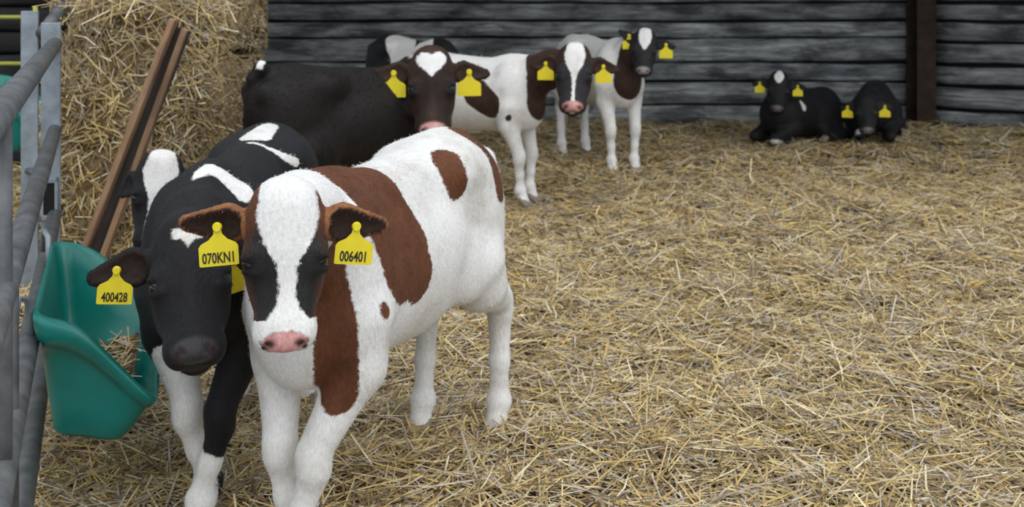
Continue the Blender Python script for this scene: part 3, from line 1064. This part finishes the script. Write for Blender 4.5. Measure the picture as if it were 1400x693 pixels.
# --- I: calf feeding behind the group, its back shows past the dark calf's head
locI, rzI = place((-.47, 7.38), (-.97, 8.02), 1.06)
pollI, noseI = Vector((-.22, 7.02, .62)), Vector((-.12, 6.92, .34))
make_calf('black and white calf of which only the back shows behind the heart-marked calf', locI, rzI, 1.06, .012, 'stand',
          (pollI, noseI, Vector((.5, -.5, .6))), coat(BLACK, False, [('W', (-.18, -.02, .84), (.0, -.1, .74), .10, .12), ('W', (.2, -.08, .80), (.3, -.1, .7), .09, .1)], ear=BLACK),
          feet=dict(FL=(.34, .085), FR=(.36, -.085), HL=(-.44, .10), HR=(-.40, -.10)), tags=((None, .07), (None, .07)), hairs=5000, hair_len=.016, hair_w=.004)

# --- G, H: black calves lying by the back wall
pollG, noseG = at(1066, 95, 8.35), at(1062, 152, 8.20)
make_calf('black calf with a white forehead spot lying by the back wall', (2.35, 8.66, 0), math.radians(214), .93, .012, 'lie',
          (pollG, noseG, TOCAM(pollG)), coat(BLACK, False, [('W', (.16, .14, .36), (.14, .167, .32), .02, .03), ('W', (.45, .12, .04), (.40, .12, .03), .045, .04)], ([-.05, 0, .03, .06, .09, .10, .4], [.0, .022, .034, .030, .01, -.02, -.02]), 0, nose=np.array((.12, .11, .12))),
          tags=((None, .085), (None, .085)), hairs=5000, hair_len=.018, hair_w=.005, tag_scale=1.2)
pollH, noseH = at(1183, 126, 8.14), at(1186, 182, 8.00)
make_calf('all-black-faced calf with lowered head lying nearest the corner post', (3.05, 8.90, 0), math.radians(-109), .98, .012, 'lie',
          (pollH, noseH, TOCAM(pollH)), coat(BLACK, False, [('W', (.46, -.13, .10), (.40, -.13, .02), .03, .03)], nose=np.array((.16, .15, .16))),
          tags=((None, .085), (None, .085)), hairs=5000, hair_len=.018, hair_w=.005, tag_scale=1.2)


# ------------------------------------------------------------------ bales, rack, gate, trough
def stalks_on(name, C, up, n, L0, W0, parent, gain=1.0, spread=.35, mat='straw'):
    C = np.asarray(C); up = np.asarray(up, float) + rng.normal(0, spread, C.shape)
    L = np.clip(rng.lognormal(math.log(L0), .45, len(C)), .02, .34)
    me = stalk_mesh(name, C, rng.uniform(0, 6.283, len(C)), rng.normal(.12, .25, len(C)), L, rng.uniform(.7, 1.4, len(C)) * W0, rng.normal(0, .08, len(C)), up, gain=gain)
    o = link(name, me, M[mat], parent, False)
    o['kind'] = 'stuff'
    return o


def bale(loc, rz, size, label, n, seed, gain=.8):
    r = np.random.default_rng(seed)
    root = empty('straw_bale', loc, rz)
    tag(root, label, 'bale', 'stacked straw bales')
    sx, sy, sz = size
    bm = bmesh.new()
    bm_box(bm, (0, 0, sz / 2), (sx / 2, sy / 2, sz / 2))
    bmesh.ops.subdivide_edges(bm, edges=bm.edges[:], cuts=22, use_grid_fill=True)
    for v in bm.verts:
        x, y, z = v.co
        nx, ny, nz = 2 * x / sx, 2 * y / sy, 2 * z / sz - 1
        e = max(0, abs(nx) + abs(nz) - 1.75) + max(0, abs(nx) + abs(ny) - 1.75) + max(0, abs(ny) + abs(nz) - 1.75)
        v.co.x -= nx * e * .16; v.co.y -= ny * e * .16; v.co.z -= nz * e * .10
        # ribs where the twine pulls in, and a bumpy straw face
        rib = -.012 * math.exp(-((((x / sx) * 6) % 1) - .5) ** 2 / .01)
        b = .012 * math.sin(17 * x + 5 * z + seed) * math.sin(13 * z + 7 * y) + .008 * r.normal()
        v.co += Vector((nx, ny, nz)) * (b * .7 + rib * .6)
    link('bale_body', bm_mesh('bale_body', bm), M['bale'], root)
    C, U = [], []
    per = n // 3
    for (ax, sg) in ((1, -1), (0, 1), (2, 1)):
        p = np.stack([r.uniform(-sx / 2, sx / 2, per), r.uniform(-sy / 2, sy / 2, per), r.uniform(0, sz, per)], 1)
        p[:, ax] = (sz if ax == 2 else sg * (sx, sy)[ax] / 2)
        nrm = np.zeros((per, 3)); nrm[:, ax] = sg
        C.append(p + nrm * .008); U.append(nrm)
    stalks_on('straw_ends', np.concatenate(C), np.concatenate(U), n, .030, .0042, root, gain, .13)
    for k in (-1, 0, 1):
        x = k * sx * .30
        pts = [(x, -sy / 2 - .012, .0), (x, -sy / 2 - .014, sz), (x, sy / 2 + .012, sz + .004), (x, sy / 2 + .012, 0)]
        link('twine', tube_mesh('twine', [(x, -sy / 2 - .014, .03), (x, -sy / 2 - .016, sz * .5), (x, -sy / 2 - .012, sz - .02), (x, -sy / 2 + .04, sz + .010), (x, 0, sz + .012), (x, sy / 2 - .04, sz + .010)], .004, 6), M['bale'], root)
    return root


b1 = bale((-2.06, 6.37, 0), math.radians(15), (1.05, 1.1, .86), 'lower straw bale of the stack behind the rack timber', 17000, 3, .60)
b2 = bale((-2.05, 6.40, .915), math.radians(16), (1.04, 1.1, .80), 'upper straw bale of the stack, its top out of view', 14000, 9, .60)

# heap of loose straw held by the rack
def heap():
    root = empty('straw_heap', (-1.66, 4.92, 0))
    tag(root, 'tall heap of loose straw between the gate and the leaning rack timber', 'straw heap')
    nx, nz = 40, 40
    V, U = [], []
    for i in range(nx):
        for k in range(nz):
            a = 2 * math.pi * i / nx
            t = k / (nz - 1)
            zz = 1.20 * t
            wx = .30 + .02 * math.sin(5 * t + 3 * a) - .06 * max(0, t - .85) / .15
            wy = .36 - .06 * t + .02 * math.sin(7 * a + 9 * t)
            if k == nz - 1: wx *= .02; wy *= .02
            x = wx * math.copysign(abs(math.cos(a)) ** .6, math.cos(a)); y = wy * math.copysign(abs(math.sin(a)) ** .6, math.sin(a))
            b = 1 + .05 * math.sin(9 * zz + 4 * a) * math.cos(11 * zz)
            V.append((x * b + .24 * t - .22, y * b + .05 * t, zz + (.05 if k == nz - 1 else 0)))
            U.append((math.cos(a), math.sin(a), .25 if k < nz - 1 else 1))
    F = [(i * nz + k, ((i + 1) % nx) * nz + k, ((i + 1) % nx) * nz + k + 1, i * nz + k + 1) for i in range(nx) for k in range(nz - 1)]
    me = np_mesh('heap_core', np.array(V), np.array(F))
    link('heap_core', me, M['bale'], root)
    V = np.array(V); U = np.array(U)
    m = np.nonzero(U[:, 1] < .35)[0]
    pick = rng.choice(m, 7500)
    C = V[pick] + rng.normal(0, .022, (7500, 3)) + U[pick] * .012
    C[:, 2] = np.clip(C[:, 2], .01, 1.34)
    stalks_on('loose_straw', C, U[pick], 7500, .10, .0055, root, 1.0, .4)
    # a fringe of stalks over the top edge
    n = 900
    C = np.stack([rng.uniform(-.32, .32, n), rng.uniform(-.38, .2, n), rng.uniform(1.14, 1.26, n)], 1)
    stalks_on('top_straw', C, np.tile((0, -.4, 1.0), (n, 1)), n, .16, .005, root, 1.05, .4)
    return root


heap()

# leaning rack timber: two battens with a dark panel between them
rk = empty('rack_timber', (-1.74, 4.47, 0))
tag(rk, 'leaning wooden rack timber of two reddish battens holding back the straw heap', 'timber')
def beam(name, p0, p1, w, t, mat, parent, up=Vector((0, -1, 0))):
    p0, p1 = Vector(p0), Vector(p1)
    d = (p1 - p0); L = d.length; d.normalize()
    y = (up - d * up.dot(d)).normalized(); z = d.cross(y)
    bm = bmesh.new()
    bm_box(bm, (0, 0, 0), (L / 2, t / 2, w / 2), bevel=min(w, t) * .12)
    o = link(name, bm_mesh(name, bm), mat, parent, False)
    R = Matrix((d, y, z)).transposed().to_4x4()
    R.translation = (p0 + p1) / 2 - parent.location
    o.matrix_local = R
    return o
q0, q1 = at(98, 388, 4.42), at(238, 26, 4.42)
r0, r1 = at(128, 388, 4.46), at(254, 40, 4.46)
beam('batten', q0, q1, .026, .055, M['timber'], rk)
beam('batten', r0, r1, .024, .05, M['timber'], rk)
beam('panel', (q0 + r0) / 2 + Vector((0, .03, 0)), (q1 + r1) / 2 + Vector((0, .03, -.02)), .075, .02, M['timber_dark'], rk)

# ------------------------------------------------------------------ gate
GA, GB = Vector((-.70, 1.37, 0)), Vector((-1.68, 3.90, 0))
GD = (GB - GA).normalized(); GL = (GB - GA).length
gate = empty('metal_gate', (GB.x, GB.y, 0))
tag(gate, 'galvanised tubular metal gate running along the left edge of the pen', 'gate')
gl = gate.location
def gtube(name, a, b, r, mat='galv', seg=16):
    return link(name, tube_mesh(name, [Vector(a) - gl, (Vector(a) + Vector(b)) / 2 - gl, Vector(b) - gl], r, seg), M[mat], gate)
for z, r in ((1.05, .026), (.735, .024), (.43, .024), (.15, .024)):
    gtube('rail', GA + Vector((0, 0, z)), GB + Vector((0, 0, z)), r)
def gflat(name, p, z0, z1, w, t=.012, mat='galv_pale', parent=None):
    parent = parent or gate
    bm = bmesh.new()
    bm_box(bm, (0, 0, (z0 + z1) / 2), (w / 2, t / 2, (z1 - z0) / 2), bevel=.003)
    o = link(name, bm_mesh(name, bm), M[mat], parent, False)
    o.location = Vector(p) - parent.location
    o.rotation_euler = (0, 0, math.radians(8))
    return o
up1 = gflat('end_upright', GB + Vector((0, -.035, 0)), .10, 1.13, .068)
bm = bmesh.new()
for dz in (-.068, .068): bm_box(bm, (0, 0, dz), (.031, .006, .010), bevel=.003)
for dx in (-.025, .025): bm_box(bm, (dx, 0, 0), (.006, .006, .078), bevel=.003)
bmd = bmesh.new(); bm_box(bmd, (0, 0, 0), (.022, .004, .062)); dk_ = link('slot_shade_plate', bm_mesh('slot_shade_plate', bmd), M['backing'], gate, False); dk_.location = (.0, -.047, .49); dk_.rotation_euler = (0, 0, math.radians(8))  # near-black plate stands for the shade inside the slot
so = link('latch_slot', bm_mesh('latch_slot', bm), M['galv_pale'], gate, False)
so.location = (.0, -.050, .49); so.rotation_euler = (0, 0, math.radians(8))
for f_, z0, z1, w in ((.262, .10, .76, .022),):
    p = GA + (GB - GA) * f_
    gtube('upright', p + Vector((0, 0, z0)), p + Vector((0, 0, z1)), w / 2)
p = GA + (GB - GA) * .178
gtube('upright', p + Vector((0, 0, .10)), p + Vector((0, 0, 1.05)), .016)

gp = empty('gate_post', (-2.0, 4.40, 0))
tag(gp, 'flat galvanised gate post standing behind the end of the gate', 'post')
gflat('post_bar', (-2.0, 4.40, 0), 0, 1.16, .068, .02, 'galv_pale', gp)
hb = link('hinge_eye', tube_mesh('hinge_eye', [(.0, -.02, .50), (.035, -.05, .50), (.06, -.07, .49)], .014, 10), M['galv'], gp)
hr = link('diagonal_stay', tube_mesh('diagonal_stay', [at(58, 46, 4.36) - gp.location, at(98, -6, 4.75) - gp.location], .028, 14), M['galv'], gp)

# lime-green rails standing in for outside light through the dark wall's gaps
hd_ = empty('gap_light_rails', (-3.28, 5.9, 0))
tag(hd_, 'slim lime-green rails standing in for light through gaps in the dark wall behind the gate', 'gap_light')
for z in (1.09, .83, .56):
    link('rail', tube_mesh('rail', [(-.75, 0, z), (.62, 0.05, z)], .011, 8), M['lime'], hd_)
for x in (-.75, .62):
    link('upright', tube_mesh('upright', [(x, .02, 0), (x, .02, 1.15)], .014, 8), M['lime'], hd_)


# ------------------------------------------------------------------ feed trough
def rounded_ring(c4, rad, seg=5):
    """c4: four corners in order; returns a closed ring with rounded corners"""
    out = []
    m4 = len(c4)
    for i in range(m4):
        p, a, b = Vector(c4[i]), Vector(c4[i - 1]), Vector(c4[(i + 1) % m4])
        da, db = (a - p), (b - p)
        ra, rb = min(rad, da.length * .45), min(rad, db.length * .45)
        s, e = p + da.normalized() * ra, p + db.normalized() * rb
        for k in range(seg + 1):
            t = k / seg
            out.append(s * (1 - t) ** 2 + p * 2 * t * (1 - t) + e * t * t)
        for k in (1, 2, 3):
            nxt = Vector(c4[(i + 1) % m4]); nd = (p - nxt)
            s2 = nxt + nd.normalized() * min(rad, nd.length * .45)
            out.append(e + (s2 - e) * k / 4)
    return out


def trough(name, bot, rim, label, parent_loc):
    """bot, rim: near-back, near-front, far-front, far-back corners in the trough's own frame"""
    root = empty(name, parent_loc)
    tag(root, label, 'trough', 'teal hook-over troughs')
    bot = [Vector(p) for p in bot]; rim = [Vector(p) for p in rim]
    cb = sum(bot, Vector()) / len(bot); cr = sum(rim, Vector()) / len(rim)
    def lvl(t, off, dz=0.0, pw=1.0):
        c = []
        cc = cb.lerp(cr, t)
        for b, r in zip(bot, rim):
            p = b.lerp(r, t)
            o = (p - cc); o.z = 0
            c.append(p + o.normalized() * off + Vector((0, 0, dz)))
        return c
    rings = [(lvl(0, -.05, .0), .05), (lvl(0, -.012, .002), .06), (lvl(.03, .0, .008), .06), (lvl(.35, .004), .06), (lvl(.70, .004), .06), (lvl(.80, .006), .06),
             (lvl(.815, .024, .0), .06), (lvl(.90, .030), .06), (lvl(.985, .032), .06), (lvl(1.0, .026, .006), .06), (lvl(1.0, .004, .008), .06), (lvl(.985, -.008), .05),
             (lvl(.80, -.016), .05), (lvl(.45, -.018), .05), (lvl(.10, -.022, .0), .05), (lvl(.045, -.055, .0), .04)]
    R = [rounded_ring(c, rd) for c, rd in rings]
    n = len(R[0])
    V = [v for r in R for v in r]; F = []
    for i in range(len(R) - 1):
        for k in range(n):
            k2 = (k + 1) % n
            F.append((i * n + k, i * n + k2, (i + 1) * n + k2, (i + 1) * n + k))
    me = bpy.data.meshes.new('trough_shell')
    F = [tuple(f) for f in F] + [tuple(range(n))[::-1], tuple(range((len(R) - 1) * n, len(R) * n))]
    me.from_pydata([tuple(v) for v in V], [], F)
    me.update()
    bm = bmesh.new(); bm.from_mesh(me); bmesh.ops.recalc_face_normals(bm, faces=bm.faces); bm.to_mesh(me); bm.free()
    link('trough_shell', me, M['teal'], root)
    # steel hooks that hang it on the gate rail
    for t in (.12, .88):
        p = rim[0].lerp(rim[-1], t)
        o_ = (p - cr); o_.z = 0; o_.normalize()
        pts = [p + o_ * .02 + Vector((0, 0, -.09)), p + o_ * .040 + Vector((0, 0, -.02)), p + o_ * .045 + Vector((0, 0, .03)), p + o_ * .085 + Vector((0, 0, .045)), p + o_ * .10 + Vector((0, 0, -.02))]
        link('hook', tube_mesh('hook', pts, .009, 8), M['galv_pale'], root)
    return root


tl = Vector((-1.10, 2.75, 0))
bot = [(-1.068, 2.46, .215), (-1.00, 2.45, .215), (-.885, 2.42, .215), (-1.04, 3.02, .215), (-1.19, 3.05, .215), (-1.29, 3.06, .215)]
rim = [(-1.085, 2.42, .505), (-.985, 2.41, .490), (-.808, 2.39, .325), (-1.03, 3.10, .325), (-1.24, 3.115, .49), (-1.345, 3.12, .505)]
trough('feed_trough', [Vector(p) - tl for p in bot], [Vector(p) - tl for p in rim], 'teal plastic feed trough hung on the gate beside the black calf', tl)
t2 = Vector((-2.14, 4.62, .42))
trough('feed_trough', [Vector(p) - tl + Vector((.3, 0, 0)) for p in bot], [Vector(p) - tl + Vector((.3, 0, 0)) for p in rim], 'teal plastic trough mostly hidden behind the gate post', Vector((-2.72, 5.1, .30)))

# feed left in the trough
fm = []
n = 60
fe = empty('trough_feed', (-.96, 2.66, .2))
tag(fe, 'brown feed and straw scraps lying in the teal trough', 'feed', None, 'stuff')
gx, gy = np.meshgrid(np.linspace(0, 1, 14), np.linspace(0, 1, 20), indexing='ij')
c00, c10, c11, c01 = [np.array(p) for p in ((-1.01, 2.50, .250), (-.895, 2.48, .285), (-1.045, 2.98, .285), (-1.18, 3.0, .25))]
G = (c00 * (1 - gx)[..., None] * (1 - gy)[..., None] + c10 * gx[..., None] * (1 - gy)[..., None] + c11 * (gx * gy)[..., None] + c01 * ((1 - gx) * gy)[..., None])
G[..., 2] += .012 * np.sin(gx * 9) * np.cos(gy * 11) + rng.normal(0, .004, gx.shape)
I = np.arange(gx.size).reshape(gx.shape)
link('feed_bed', np_mesh('feed_bed', G.reshape(-1, 3) - np.array(fe.location), np.stack([I[:-1, :-1], I[1:, :-1], I[1:, 1:], I[:-1, 1:]], -1).reshape(-1, 4)), M['feed'], fe)
pk = rng.choice(I[2:-2, 2:-3].ravel(), 190)
stalks_on('straw_scraps', G.reshape(-1, 3)[pk] - np.array(fe.location) + np.array((0, 0, .012)), np.tile((0, 0, 1.0), (190, 1)), 190, .06, .004, fe, .9, .3)
